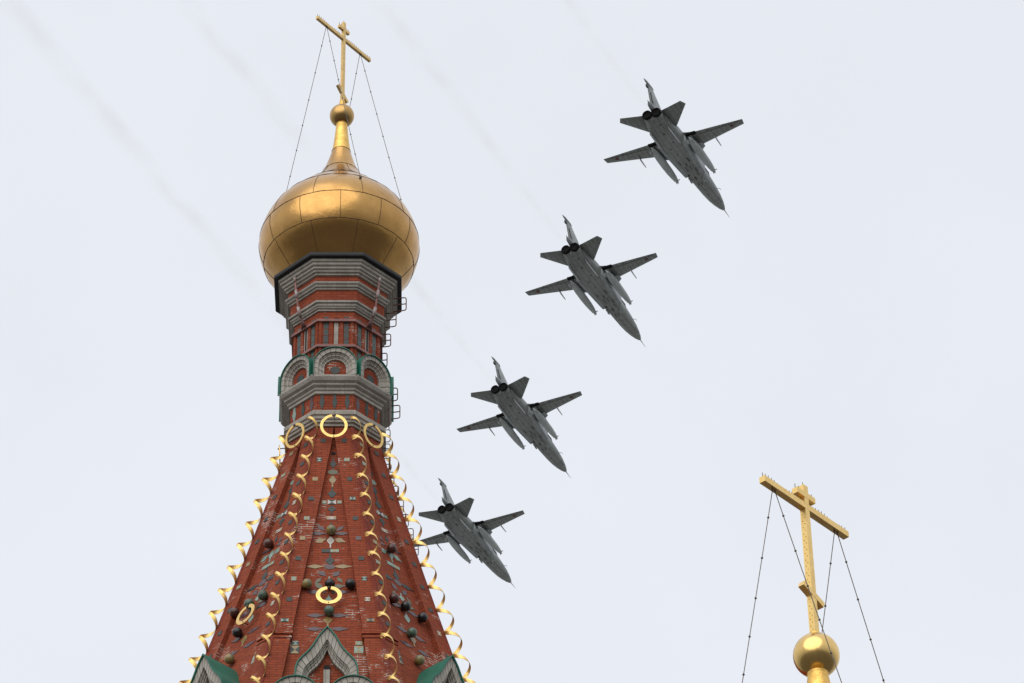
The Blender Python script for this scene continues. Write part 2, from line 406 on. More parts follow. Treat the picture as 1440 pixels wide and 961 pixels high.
# --- glazed tiles set in the faces
TM = [M[x] for x in ('t_dark', 't_purple', 't_teal', 't_ochre', 't_white', 't_olive')]
D_, PU, TE, OC, WH, OL = range(6)
def poly(b, k, pts, mi, off=0.012, panel=True):
    base = -REC if panel else 0
    n = len(pts)
    top = [fp(k, u, z, ta(z) + base + off) for u, z in pts]; bot = [fp(k, u, z, ta(z) + base - .01) for u, z in pts]
    ar = sum(pts[i][0] * pts[(i + 1) % n][1] - pts[(i + 1) % n][0] * pts[i][1] for i in range(n))
    if ar < 0: top.reverse(); bot.reverse()
    b.add(top + bot, [tuple(range(n))] + [(i, n + i, n + (i + 1) % n, (i + 1) % n) for i in range(n)], mi)
def quad4(b, k, u, z, h, c1, c2, panel=False, hz=None):       # square of four triangles
    hz = hz or h; C4 = [(u - h, z - hz), (u + h, z - hz), (u + h, z + hz), (u - h, z + hz)]
    for i in range(4): poly(b, k, [C4[i], C4[(i + 1) % 4], (u, z)], c1 if i % 2 == 0 else c2, .014, panel)
def rect(b, k, u, z, hu, hz, mi, panel=True): poly(b, k, [(u - hu, z - hz), (u + hu, z - hz), (u + hu, z + hz), (u - hu, z + hz)], mi, .013, panel)
def spade(b, k, u, z, h, wd, mi, fl=1):
    h *= 1.12; wd *= 1.2    # narrow neck widening to a body, then pointed
    pts = [(-.18, 1), (-.18, .35), (-.6, .1), (-1, -.3), (-.45, -.75), (-.2, -1), (.2, -1), (.45, -.75), (1, -.3), (.6, .1), (.18, .35), (.18, 1)]
    poly(b, k, [(u + x * wd, z + y * h * fl) for x, y in pts], mi)
def leafp(b, k, u, z, ln, wd, ang, mi, off=.012):
    ln *= 1.08; wd *= 1.35
    ca, sa = math.cos(R(ang)), math.sin(R(ang))
    pts = [(-1, 0), (-.35, .85), (0, 1), (.4, .45), (1, 0), (.4, -.45), (0, -1), (-.35, -.85)]
    poly(b, k, [(u + x * ln * ca - y * wd * sa, z + x * ln * sa + y * wd * ca) for x, y in pts], mi, off)
def disc(b, k, u, z, ru, rz, mi): poly(b, k, [(u + ru * math.cos(i * math.pi / 8), z + rz * math.sin(i * math.pi / 8)) for i in range(16)], mi)

for k in range(-2, 3):
    b = MB(); rnd = random.Random(50 + k)
    # pilaster squares
    kinds = [('s', D_), ('q', TE, D_), ('s', OC), ('s', D_), ('q', OC, TE), ('s', OC), ('s', D_), ('q', TE, OC), ('s', D_), ('q', D_, TE)]
    kindsR = [('s', D_), ('q', OC, TE), ('s', D_), ('q', D_, TE), ('s', D_), ('s', PU), ('s', D_), ('q', TE, D_), ('q', WH, OC), ('q', D_, OC)]
    for sg, kk in ((-1, kinds), (1, kindsR)):
        for i in range(10):
            z = 50.94 - .682 * i; u = sg * (.245 + .1145 * (50.94 - z)); t_ = kk[(i + (0 if k == 0 else 2 * abs(k) + i * (k % 2))) % 10] if k else kk[i]
            h = .062
            q_ = MB() if abs(k) < 2 else b
            if k == 0 and i == 9: quad4(q_, k, u, z, .085, t_[1], t_[2] if len(t_) > 2 else TE, hz=.055)
            elif t_[0] == 's':
                rect(q_, k, u, z, h, h, t_[1], False)
            else: quad4(q_, k, u, z, h, t_[1], t_[2])
            if q_ is not b: q_.build('square_tile', TM, tent)
    s1 = 1 if k % 2 == 0 else 0
    # centre line of the panel
    spade(b, k, 0, 50.27, .16, .065, D_); disc(b, k, 0, 49.93, .12, .085, OL if s1 else TE)
    spade(b, k, 0, 49.60, .17, .075, OC if s1 else D_, -1); spade(b, k, 0, 49.22, .16, .085, D_)
    quad4(b, k, 0, 48.88, .095, D_, WH, True, .08)
    for sg in (-1, 1): quad4(b, k, sg * .175, 48.88, .055, TE, OC if s1 else TE, True, .05)
    spade(b, k, 0, 48.60, .12, .085, D_, -1); quad4(b, k, 0, 48.33, .11, WH, OC, True, .05)
    spade(b, k, 0, 48.08, .10, .05, D_)
    for sg in (-1, 1):
        leafp(b, k, sg * .22, 47.98, .13, .04, 45 * sg, PU)
        leafp(b, k, sg * .27, 47.80, .19, .045, 0, PU); leafp(b, k, sg * .22, 47.56, .14, .06, -25 * sg, OC if s1 else TE)
    spade(b, k, 0, 47.50, .17, .075, WH if s1 else TE, -1)
    rect(b, k, -.10, 47.21, .095, .055, D_ if s1 else TE); quad4(b, k, .10, 47.21, .095, OC, TE, True, .055)
    spade(b, k, 0, 46.93, .17, .085, D_)
    disc(b, k, 0, 46.67, .12, .085, PU)
    for sg in (-1, 1):
        leafp(b, k, sg * .31, 46.68, .21, .05, 0, OC if s1 else D_)
        leafp(b, k, sg * .16, 46.44, .12, .055, 50 * sg, PU); leafp(b, k, sg * .24, 46.22, .11, .04, -55 * sg, OL)
        leafp(b, k, sg * .22, 46.02, .17, .055, 30 * sg - 25, OL); leafp(b, k, sg * .30, 45.83, .19, .05, 0, PU)
        leafp(b, k, sg * .26, 45.06, .21, .05, 0, PU); leafp(b, k, sg * .27, 44.62, .20, .05, 0, PU)
        leafp(b, k, sg * .12, 45.86, .10, .035, 60 * sg, D_)
    spade(b, k, 0, 46.22, .11, .075, TE)
    leafp(b, k, 0, 45.57, .15, .065, 90, TE); spade(b, k, 0, 44.86, .15, .09, OC, -1)
    # side clusters by the gable
    for sg in (-1, 1):
        cu = sg * .70; cz = 43.95
        quad4(b, k, cu, cz, .10, OC, D_ if sg < 0 else TE, True, .12)
        quad4(b, k, cu, cz + .21, .08, TE, D_ if sg < 0 else OC, True, .055); quad4(b, k, cu + sg * .20, cz - .02, .055, TE, OC if sg < 0 else D_, True, .08)
    b.build('ornament_tiles', TM, tent)

# glazed balls on short studs
balls = {-1: [(-.07, 47.88, 'b_brown'), (.36, 46.01, 'b_green'), (-.08, 45.98, 'b_green'), (-.56, 45.97, 'b_brown'), (-.18, 45.15, 'b_black'), (-.14, 44.32, 'b_ochre')],
         0: [(.01, 47.82, 'b_ochre'), (-.49, 46.0, 'b_ochre'), (.02, 46.0, 'b_black'), (.48, 46.0, 'b_black'), (.02, 45.12, 'b_green')],
         1: [(-.06, 47.65, 'b_brown'), (-.45, 45.87, 'b_brown'), (-.10, 45.81, 'b_black'), (.42, 45.74, 'b_black'), (-.13, 44.98, 'b_green'), (-.12, 44.15, 'b_ochre')],
         -2: [(0, 47.8, 'b_green'), (0, 45.9, 'b_black')], 2: [(0, 47.8, 'b_green'), (0, 45.9, 'b_black')]}
for k, lst in balls.items():
    for u, z, mm in lst:
        b = MB(); c = fp(k, u, z, ta(z) - REC + .13); b.sphere(c, .118, 22, 14)
        o = b.build('glazed_ball', M[mm], T)
        b = MB(); b.tube([fp(k, u, z, ta(z) - REC - .03), c], .03, 8); b.build('stud', M['iron'], o)

# gold rings: upright ones under the cornice, smaller ones lying on the tent faces
def ring(k, u, z, ap, ro, ri, lean, name='gold_ring'):
    a = R(45 * k); t = Vector((math.cos(a), math.sin(a), 0)); n = Vector((math.sin(a), -math.cos(a), 0))
    v = (Vector((0, 0, 1)) * math.cos(lean) - n * math.sin(lean)); nn = t.cross(v)
    c = fp(k, u, z, ap); b = MB(); n_ = 40; gap = .10
    V = []; Fs = []
    for i in range(n_ + 1):
        q = math.pi / 2 + gap / 2 / ro + (2 * math.pi - gap / ro) * i / n_
        d = math.cos(q) * t + math.sin(q) * v
        V += [c + ri * d + nn * .012, c + ro * d + nn * .012, c + ro * d - nn * .012, c + ri * d - nn * .012]
    for i in range(n_):
        for q in range(4): Fs.append((4 * i + q, 4 * i + (q + 1) % 4, 4 * i + 4 + (q + 1) % 4, 4 * i + 4 + q))
    Fs += [(0, 1, 2, 3), (4 * n_ + 3, 4 * n_ + 2, 4 * n_ + 1, 4 * n_)]
    b.add(V, Fs); o = b.build(name, M['leaf'], T)
    b = MB(); top = c + v * (ri + ro) / 2; bt_ = c - v * (ri + ro) / 2
    b.sphere(top + nn * .02, .028, 8, 6); b.tube([top, top - n * .16 + Vector((0, 0, .02))], .012, 6)
    b.sphere(bt_ + nn * .014, .016, 8, 6); b.tube([bt_, bt_ - n * .14], .012, 6)
    b.build('hook', M['chain'], o)
for k in range(-2, 3):
    ring(k, 0, 51.27, 1.31, .325, .258, R(-3))
for k in (-1, 0): ring(k, .01, 45.57, ta(45.57) + .06, .290, .195, R(14))

# --- big ogee gables standing out from the foot of the tent, lower round gables
og_out = [(0, 0), (.09, -.10), (.18, -.21), (.255, -.34), (.33, -.47), (.40, -.56), (.475, -.647), (.56, -.725), (.62, -.79), (.68, -.86), (.71, -.93), (.74, -1.03), (.75, -1.13), (.755, -1.28), (.755, -2.2)]
og_in = [(0, -.47), (.04, -.56), (.09, -.67), (.15, -.78), (.22, -.87), (.28, -.93), (.33, -.975), (.38, -1.02), (.415, -1.06), (.445, -1.105), (.46, -1.15), (.472, -1.20), (.478, -1.25), (.48, -1.32), (.48, -2.2)]
def outline(half):  # mirrored open outline from left foot over the peak to the right foot
    return [(-u, z) for u, z in reversed(half[1:])] + list(half)
def lerp(A, B, t): return [(a[0] + (b_[0] - a[0]) * t, a[1] + (b_[1] - a[1]) * t) for a, b_ in zip(A, B)]
def gable(k, uc, z0, ap, outer, inner, steps, depth, dt, name, mats, tympd, green=True, ge=.032):
    """steps: list of (t, recess) from outer (0) to inner (1); front stone bands, stepping back"""
    b = MB(); n = len(outer); acc = [0]
    for i in range(1, n): acc.append(acc[-1] + math.hypot(outer[i][0] - outer[i - 1][0], outer[i][1] - outer[i - 1][1]))
    def P(l_, d): return [fp(k, uc + u, z0 + z, ap - d) for u, z in l_]
    def strip(A, B, v0, v1):
        for i in range(n - 1):
            b.add([A[i], A[i + 1], B[i + 1], B[i]], [(0, 3, 2, 1)], 0, [[(acc[i], v0), (acc[i], v1), (acc[i + 1], v1), (acc[i + 1], v0)]])
    ts = [0.0] + [s_[0] for s_ in steps]; dd = [0.0] + [s_[1] for s_ in steps]
    for i in range(len(steps)):
        A = lerp(outer, inner, ts[i]); B = lerp(outer, inner, ts[i + 1]); d = dd[i]
        strip(P(A, d), P(B, d), .08 + ts[i] * .2, .08 + ts[i + 1] * .2)
        strip(P(B, d), P(B, dd[i + 1]), .1, .15)
    # outer side walls
    strip(P(outer, depth), P(outer, 0), .1, .3)
    o = b.build(name, mats, T)
    # tympanum
    b = MB(); I = P(inner, tympd); b.add(I, [tuple(range(n))[::-1]]); ty = b.build('tympanum', M['brick'], o)
    if green:
        b = MB(); g0 = outer; cx, czz = 0, -.9
        gout = []
        for i, (u, z) in enumerate(outer):
            a0, a1 = outer[max(i - 1, 0)], outer[min(i + 1, n - 1)]
            tx, tz = a1[0] - a0[0], a1[1] - a0[1]; ln = math.hypot(tx, tz); nx, nz = -tz / ln, tx / ln
            if abs(u) < 1e-6: nx, nz = 0, 1.35
            gout.append((u + nx * ge, z + nz * ge))
        gin = [(u + (g_[0] - u) * .1, z + (g_[1] - z) * .1) for (u, z), g_ in zip(outer, gout)]
        Af, Ab, Bf, Bb = P(gout, -.045), P(gout, depth), P(gin, -.045), P(gin, depth)
        for i in range(n - 1):
            b.add([Af[i], Af[i + 1], Ab[i + 1], Ab[i]], [(0, 1, 2, 3)])
            b.add([Bf[i], Bf[i + 1], Af[i + 1], Af[i]], [(0, 1, 2, 3)])
            b.add([Bf[i], Bf[i + 1], Bb[i + 1], Bb[i]], [(3, 2, 1, 0)])
        b.build('green_roof', M['green'], o)
    return o, ty
og_out = [(u * .88, z) for u, z in og_out]; og_in = [(u * .88, z) for u, z in og_in]
OGO, OGI = outline(og_out), outline(og_in)
for k in range(-2, 3):
    o, ty = gable(k, 0.03, 43.92, 3.84, OGO, OGI, [(.60, .05), (.70, .09), (.82, .12), (1.0, .24)], 1.35, 0, 'pointed_gable', M['stone_v'], .22)
    b = MB(); c = fp(k, .03, 43.92 - 1.55, 3.84 - .20); rot = Matrix.Rotation(R(45 * k), 3, 'Z')
    b.box(c, (.135, .06, 1.36), 0, rot); b.build('stone_slit', M['stone'], ty)
    b = MB(); b.box(fp(k, .03, 43.92 - .90, 3.84 - .19), (.135, .06, .10), 0, rot); b.build('slit_opening', M['void'], ty)
def arch(hw, st, n=20):
    return [(-hw, -hw - st)] + [(-hw * math.cos(math.pi * i / n), -hw + hw * math.sin(math.pi * i / n)) for i in range(n + 1)] + [(hw, -hw - st)]
for k in range(-1, 2):
    for sg in (-1, 1):
        A_ = arch(.53, .6); B_ = [(u * .27 / .53, -.26 + (z + 0) * .6) for u, z in A_]
        B_ = [(x, -.26 + y) for x, y in arch(.27, .6)]
        gable(k, sg * .62, 42.48, 4.15, A_, B_, [(.55, .05), (.75, .09), (1, .2)], 1.3, 0, 'round_gable', M['stone_v'], .18, True, .022)

# --- drum: cornices, frieze, arcade, shaft, bands
octl([(1.12, 51.43), (1.18, 51.435), (1.18, 51.51), (1.225, 51.52), (1.225, 51.59), (1.26, 51.60), (1.27, 51.67), (1.31, 51.70), (1.315, 51.80), (1.29, 51.83), (1.13, 51.86)], M['stone'], 'lower_cornice')
octl([(1.155, 51.85), (1.155, 52.42)], M['brick'], 'frieze')
b = MB()
for k in range(8):       # hanging glazed drops of the frieze
    for j in range(3):
        u = (j - 1) * .30 + .0; ap = 1.155 * CO
        pts = [(-.035, .52), (.035, .52), (.035, .34), (.062, .22), (.03, .10), (0, 0), (-.03, .10), (-.062, .22), (-.035, .34)]
        top = [fp(k, u + x, 51.92 + y, ap + .014) for x, y in pts]; bot = [fp(k, u + x, 51.92 + y, ap - .01) for x, y in pts]; n = len(pts)
        b.add(top[::-1] + bot[::-1], [tuple(range(n))[::-1]] + [(i, (i + 1) % n, n + (i + 1) % n, n + i) for i in range(n)], (0, 0, 0, 1, 0)[(k * 3 + j) % 5] if (k * 3 + j) != -3 + 24 else 2)
b.build('hanging_tiles', [M['t_dark'], M['t_purple'], M['t_teal']], T)
octl([(1.14, 52.37), (1.205, 52.38), (1.205, 52.45), (1.245, 52.47), (1.25, 52.52), (1.33, 52.56), (1.335, 52.61), (1.40, 52.64), (1.44, 52.70), (1.455, 52.73), (1.455, 52.775), (1.43, 52.785), (1.10, 52.79)], M['stone'], 'middle_cornice')
for k in range(-2, 3):   # arcade of round gables
    A_ = arch(.505, .32); B_ = [(x, -.265 + y) for x, y in arch(.26, .42)]
    o, ty = gable(k, 0, 53.58, 1.345, A_, B_, [(.42, .05), (.55, .07), (.72, .10), (.82, .12), (1, .19)], .40, 0, 'round_arch_gable', M['stone_v'], .17, True, .019)
    b = MB(); n = 18
    cc = [fp(k, .115 * math.cos(i * 2 * math.pi / n), 53.02 + .11 * math.sin(i * 2 * math.pi / n), 1.345 - .155) for i in range(n)]
    b.add(cc, [tuple(range(n))]); b.build('round_tile', M['t_dark'], ty)
shaft = octl([(1.115, 52.85), (1.115, 54.95)], M['brick'], 'shaft')
for k in range(-2, 3):
    ap = 1.115 * CO; rot = Matrix.Rotation(R(45 * k), 3, 'Z')
    for sg in (-1, 1):
        b = MB(); c = fp(k, sg * .245, 54.05, ap + .004); b.box(c, (.115, .016, 1.44), 0, rot)
        b.build('glazed_strip', M['t_dark'] if (k + sg) % 2 else M['t_strip'], shaft)
    b = MB()
    for i in range(7):
        for sg in (-1, 1):
            b.box(fp(k, sg * .245, 53.4 + i * .21 + .05 * sg, ap + .010), (.117, .010, .012), 0, rot)
    b.build('tile_joints', M['brick_dark'], shaft)
    b = MB(); wd = .10
    b.box(fp(k, 0, 54.0, ap + .006), (wd + .0, .02, 1.36), 0, rot)
    if k % 2: # deep slot with pale jambs
        b2 = MB(); b2.box(fp(k, .005, 54.0, ap + .011), (.055, .02, 1.34), 0, rot); b.build('window_surround', M['stone'], shaft); b2.build('window_slot', M['void'], shaft)
    else:
        b.build('window_surround', M['stone'], shaft)
        b2 = MB(); b2.box(fp(k, 0, 54.66, ap + .011), (.10, .016, .11), 0, rot); b2.build('window_slot', M['void'], shaft)
    for sg in (-1, 1):   # flat brick ribs beside the window
        for u_, w_ in ((.125, .085), (.385, .07)):
            b = MB(); b.box(fp(k, sg * u_, 54.0, ap + .012), (w_, .034, 1.5), 0, rot); b.build('brick_rib', M['brick'], shaft)
for z in (54.62, 53.84):
    octl([(1.13, z - .035), (1.20, z - .035), (1.20, z + .035), (1.13, z + .035), (1.13, z - .035)], M['tie'], 'tie_band')
b = MB(); b.box(rp(-97, 1.20, 53.80), (.14, .07, .07), 0, Matrix.Rotation(R(-97), 3, 'Z')); b.build('tie_bracket', M['iron'], T)
octl([(1.10, 54.925), (1.155, 54.93), (1.155, 54.975), (1.20, 54.985), (1.20, 55.015), (1.235, 55.04), (1.235, 55.10), (1.285, 55.11), (1.295, 55.16), (1.25, 55.18), (1.18, 55.19)], M['stone'], 'shaft_cornice')
octl([(1.235, 55.15), (1.235, 55.52)], M['brick'], 'upper_frieze')
octl([(1.22, 55.505), (1.275, 55.51), (1.275, 55.555), (1.325, 55.565), (1.335, 55.60), (1.385, 55.635), (1.39, 55.68), (1.36, 55.70), (1.25, 55.71)], M['stone'], 'string_course')
octl([(1.305, 55.68), (1.305, 55.90)], M['brick'], 'upper_frieze')
octl([(1.29, 55.89), (1.36, 55.90), (1.36, 55.945), (1.42, 55.96), (1.425, 56.00), (1.475, 56.02), (1.48, 56.08), (1.53, 56.10), (1.535, 56.16), (1.575, 56.18), (1.58, 56.25), (1.55, 56.27)], M['stone'], 'main_cornice')
octl([(1.50, 56.262), (1.69, 56.265), (1.70, 56.30), (1.69, 56.37), (1.22, 56.40)], M['eave'], 'eave')
# joints/pipe returns on the diagonal faces
for k in (-1, 1):
    b = MB(); P0, P1, P2 = fp(k, 0, 55.93, 1.46), fp(k, 0, 55.2, 1.345), fp(k, 0, 54.66, 1.18)
    b.tube([fp(k, 0, 55.97, 1.40), P0, P1, fp(k, 0, 54.86, 1.23)], .024, 10); o = b.build('downpipe', M['tie'], T)
    for z0, a0_, z1, a1_, r_ in ((55.62, 1.416, 55.40, 1.38, .040), (55.14, 1.328, 54.90, 1.255, .042), (55.98, 1.47, 55.86, 1.45, .034)):
        b = MB(); b.tube([fp(k, 0, z0, a0_), fp(k, 0, z1, a1_)], r_, 10); b.build('pipe_collar', M['pipe'], o)
    b = MB(); q = fp(k, 0, 54.84, 1.22)
    for d in (-.07, 0, .07): b.tube([q + Vector((0, 0, .02)), fp(k, d, 54.60, 1.10)], .022, 6)
    b.tube([fp(k, -.13, 54.70, 1.09), fp(k, .13, 54.64, 1.09)], .02, 6)
    b.build('pipe_bracket', M['iron'], o)

# --- ladder climbing the right-hand side
lad_root = MB(); lad_root.tube([rp(82, 1.30, 51.98), rp(82, 1.30, 52.70)], .012, 6); lad_o = lad_root.build('ladder', M['iron'], T)
def lframe(r0, r1, z0, z1, a=80, n=3, t=.014):
    cr = min(.05, (r1 - r0) / 3); lad = MB()
    lad.tube([rp(a, r0, z1), rp(a, r1 - cr, z1), rp(a, r1 - cr * .3, z1 - cr * .3), rp(a, r1, z1 - cr), rp(a, r1, z0 + cr), rp(a, r1 - cr * .3, z0 + cr * .3), rp(a, r1 - cr, z0), rp(a, r0, z0)], t, 6)
    for i in range(1, n - 1): z = z0 + (z1 - z0) * i / (n - 1); lad.tube([rp(a, r0, z), rp(a, r1, z)], t, 6)
    lad.build('ladder_section', M['iron'], lad_o)
for r0, r1, z0, z1 in ((1.39, 1.71, 55.57, 55.97), (1.2, 1.46, 55.10, 55.53), (1.05, 1.33, 54.50, 54.88), (1.05, 1.245, 53.88, 54.3), (1.36, 1.51, 52.82, 53.2), (1.36, 1.57, 52.28, 52.67)):
    lframe(r0, r1, z0, z1)
for i in range(9):
    z = 52.0 - i * .42; rr = max(1.19, tr(z) - .03)
    lframe(rr, rr + .14, z - .36, z, 82, 3, .011)

# --- gilded onion dome
def hermite(zc, rc, n):
    out_ = []; N_ = len(zc)
    mm = [(rc[min(i + 1, N_ - 1)] - rc[max(i - 1, 0)]) / (zc[min(i + 1, N_ - 1)] - zc[max(i - 1, 0)]) for i in range(N_)]
    for j in range(n + 1):
        z = zc[0] + (zc[-1] - zc[0]) * j / n; i = 0
        while i < N_ - 2 and z > zc[i + 1]: i += 1
        h = zc[i + 1] - zc[i]; t = (z - zc[i]) / h
        r = (2*t**3 - 3*t*t + 1) * rc[i] + (t**3 - 2*t*t + t) * h * mm[i] + (-2*t**3 + 3*t*t) * rc[i+1] + (t**3 - t*t) * h * mm[i+1]
        out_.append((r, z))
    return out_
ZC = [56.35, 56.8, 57.2, 57.7, 58.2, 58.7, 59.2, 59.6, 59.9, 60.2, 60.6, 61.1, 61.9]
RC = [1.24, 1.58, 1.857, 2.0, 1.945, 1.72, 1.30, .90, .645, .475, .335, .215, .135]
prof = hermite(ZC, RC, 110)
def rdome(z):
    for (r0, z0), (r1, z1) in zip(prof[:-1], prof[1:]):
        if z0 <= z <= z1: return r0 + (r1 - r0) * (z - z0) / (z1 - z0)
    return prof[-1][0]
b = MB(); b.lathe([(1.2, 56.36)] + [p for p in prof if p[1] <= 60.95], 96)
dome = b.build('onion_dome', M['dome'], T)
b = MB(); b.lathe([(r + .004, z) for r, z in prof if z >= 60.94], 48); neck = b.build('dome_neck', M['neck'], dome)
b = MB()
zs_ = [57.22, 58.00, 58.88, 59.36, 59.56, 60.20, 60.95]
for i, z in enumerate(zs_):
    r = rdome(z) + .001; w_ = .0095 if i < 3 else .007
    b.tube([(r * math.sin(2 * math.pi * q / 72), -r * math.cos(2 * math.pi * q / 72), z + .006 * math.sin(q * 2.1)) for q in range(72)], w_, 6, closed=True)
bands = [(56.42, 57.22, 10, 15.5), (57.22, 58.00, 12, 2), (58.00, 58.88, 10, 18), (58.88, 59.36, 6, 0), (59.56, 60.20, 6, 20)]
for z0, z1, n_, a0 in bands:
    for q in range(n_):
        a = a0 + 360 / n_ * q
        b.tube([rp(a, rdome(z0 + (z1 - z0) * t / 8) + .001, z0 + (z1 - z0) * t / 8) for t in range(9)], .0075, 5)
b.build('sheet_seams', M['seam'], dome)
b = MB(); b.sphere((0, 0, 62.20), .315, 40, 24); ball = b.build('gilded_ball', M['ballg'], T)
b = MB(); b.lathe([(.14, 61.85), (.145, 61.92), (.12, 61.93)], 32); b.build('collar', M['neck'], ball); b = MB(); b.lathe([(.11, 62.46), (.115, 62.5), (.085, 62.56), (.075, 62.66), (.06, 62.7)], 24); b.build('collar', M['neck'], ball)

def cross(root, az, zb, zt, zbar, lbar, ztop, ltop, zfoot, lfoot, dfoot, sec, mat, hook_t, anchors, dome_r, name='cross'):
    u = Vector((math.cos(R(az)), math.sin(R(az)), 0)); up = Vector((0, 0, 1)); rot = Matrix.Rotation(R(az), 3, 'Z')
    w_, d_ = sec
    b = MB(); b.box((0, 0, (zb + zt) / 2), (w_, d_, zt - zb), 0, rot); post = b.build('cross_post', mat, root)
    e_ = .004
    b = MB(); nr_ = int((zbar - zb) / .062)
    for i in range(nr_):
        b.sphere(up * (zb + .05 + .062 * i) - u * (w_ / 2 + .002) + Vector((u.y, -u.x, 0)) * .018 * (1 if i % 2 else -1), .0075, 6, 4)
    b.build('rivets', M['rivet'], post)
    b = MB(); b.box(up * zbar, (lbar, d_ + e_, w_ * 1.0), 0, rot); bar = b.build('crossbar', mat, post)
    b = MB(); b.box(up * ztop, (ltop, d_ + e_, w_ * .95), 0, rot); b.build('upper_bar', mat, post)
    ang = math.atan2(dfoot, lfoot)
    b = MB(); b.box(up * zfoot, (math.hypot(lfoot, dfoot), d_ + e_, w_ * .95), 0, rot @ Matrix.Rotation(ang, 3, 'Y')); b.build('slanted_footrest', mat, post)
    b = MB(); n_ = int(lbar / .075)
    for i in range(n_ + 1):
        x = -lbar / 2 + .02 + (lbar - .04) * i / n_
        if abs(x) < w_: continue
        p = u * x + up * (zbar + w_ * .45); b.tube([p, p + up * (.09 + .02 * math.sin(i * 7)) + u * .008 * math.sin(i * 3)], [.0085, .005], 4)
    for x in (-ltop / 2 + .02, -ltop / 4, 0, ltop / 4, ltop / 2 - .02):
        p = u * x + up * ((ztop + w_ * .45) if abs(x) > w_ / 2 else zt - .01); b.tube([p, p + up * .10], [.0085, .005], 4)
    b.build('bird_spikes', M['spike'], bar)
    for ht, an in anchors:
        p0 = u * ht + up * (zbar - w_ * .5 - .03); p1 = rp(an[0], an[1], an[2])
        c = MB(); L_ = (p1 - p0).length; nseg = 24
        pts = []
        for i in range(nseg + 1):
            t = i / nseg; pts.append(p0.lerp(p1, t) + Vector((0, 0, -.05 * 4 * t * (1 - t))))
        c.tube(pts, .0075, 6)
        nb = int(L_ / .72)
        for i in range(1, nb + 1):
            t = (i - .25 + .04 * math.sin(i * 5 + ht)) / nb
            if t > .97: break
            q = p0.lerp(p1, t) + Vector((0, 0, -.05 * 4 * t * (1 - t))); c.sphere(q, .020, 8, 6)
        c.sphere(p0 + up * .01, .021, 8, 6); c.sphere(p1, .035, 8, 6)
        c.build('stay_chain', M['chain'], bar)
    return post
hz, hr = 58.68, 1.755
cross(T, 50.5, 62.55, 65.47, 64.89, 2.14, 65.22, .40, 62.96, .38, .37, (.095, .07), M['cross'], 0,
      [(-.70, (-111, hr, hz)), (-.66, (18, hr, hz)), (.70, (98, hr, hz)), (.66, (198, hr, hz))], None)

# ================================================================== second dome, lower right
B = thing('church_dome', 'bright gilded cross on a golden ball, its stay chains running out of the lower edge', 'church dome', (4.6017, 45.769, 0), (0, 0, R(3)))
dz = 31.21
b = MB(); b.lathe([(3.0, 0), (3.0, 21.0), (3.15, 21.3), (3.15, 21.8), (2.3, 22.2), (2.2, 24.2), (2.4, 24.5), (2.4, 24.8), (1.7, 25.0)], 8, 0, R(22.5), False); b.build('drum', M['stone'], B)
pr2 = hermite([24.9, 25.4, 25.9, 26.4, 26.9, 27.4, 27.9, 28.3, 28.6, 28.9, 29.4, 30.0, 30.95], [1.7, 1.9, 2.1, 2.2, 2.14, 1.93, 1.5, 1.07, .80, .62, .44, .29, .145], 90)
b = MB(); b.lathe(pr2, 72); d2 = b.build('onion_dome', M['neck'], B)
b = MB(); b.sphere((0, 0, dz), .362, 48, 28); o = b.build('gilded_ball', M['ballg2'], B)
b = MB(); b.lathe([(.155, 30.83), (.165, 30.86), (.165, 30.92), (.13, 30.94)], 40); b.build('collar', M['neck'], o); b = MB(); b.lathe([(.10, 31.55), (.10, 31.60), (.07, 31.63)], 24); b.build('collar', M['neck'], o)
cross(B, 45.4, 31.56, 34.41, 34.0, 2.14, 34.22, .46, 32.33, .48, .20, (.108, .108), M['cross2'], 0,
      [(-.82, (-72, 1.9, 27.45)), (-.75, (17, 1.9, 27.45)), (.84, (107, 1.9, 27.45)), (.76, (197, 1.9, 27.45))], None)

# ================================================================== jets
def sect(x, hw, zb, zt, n, e=2.6, yc=0):
    zc, hh = (zb + zt) / 2, (zt - zb) / 2; o = []
    for i in range(n):
        q = 2 * math.pi * i / n; c, s_ = math.cos(q), math.sin(q)
        o.append((x, yc + hw * math.copysign(abs(c) ** (2 / e), c), zc + hh * math.copysign(abs(s_) ** (2 / e), s_)))
    return o
def loft(b, secs, mi=0, cap=(True, True)):
    n = len(secs[0]); V = [p for s_ in secs for p in s_]; Fs = []
    for i in range(len(secs) - 1):
        for k in range(n): Fs.append((i * n + k, i * n + (k + 1) % n, (i + 1) * n + (k + 1) % n, (i + 1) * n + k))
    if cap[0]: Fs.append(tuple(range(n))[::-1])
    if cap[1]: Fs.append(tuple((len(secs) - 1) * n + k for k in range(n)))
    b.add(V, Fs, mi, smooth=True)
def surf(b, secs, mi=0):    # lifting surface: secs = (LE point, TE point, thickness, up vector)
    S_ = []
    for le, te, t, upv in secs:
        le, te, upv = Vector(le), Vector(te), Vector(upv)
        up_ = [(0, 0), (.06, .45), (.3, 1), (.65, .62), (1, .04)]; o = []
        for f_, h in up_: o.append(le.lerp(te, f_) + upv * h * t / 2)
        for f_, h in reversed(up_[1:]): o.append(le.lerp(te, f_) - upv * h * t / 2)
        S_.append(o)
    loft(b, S_, mi)
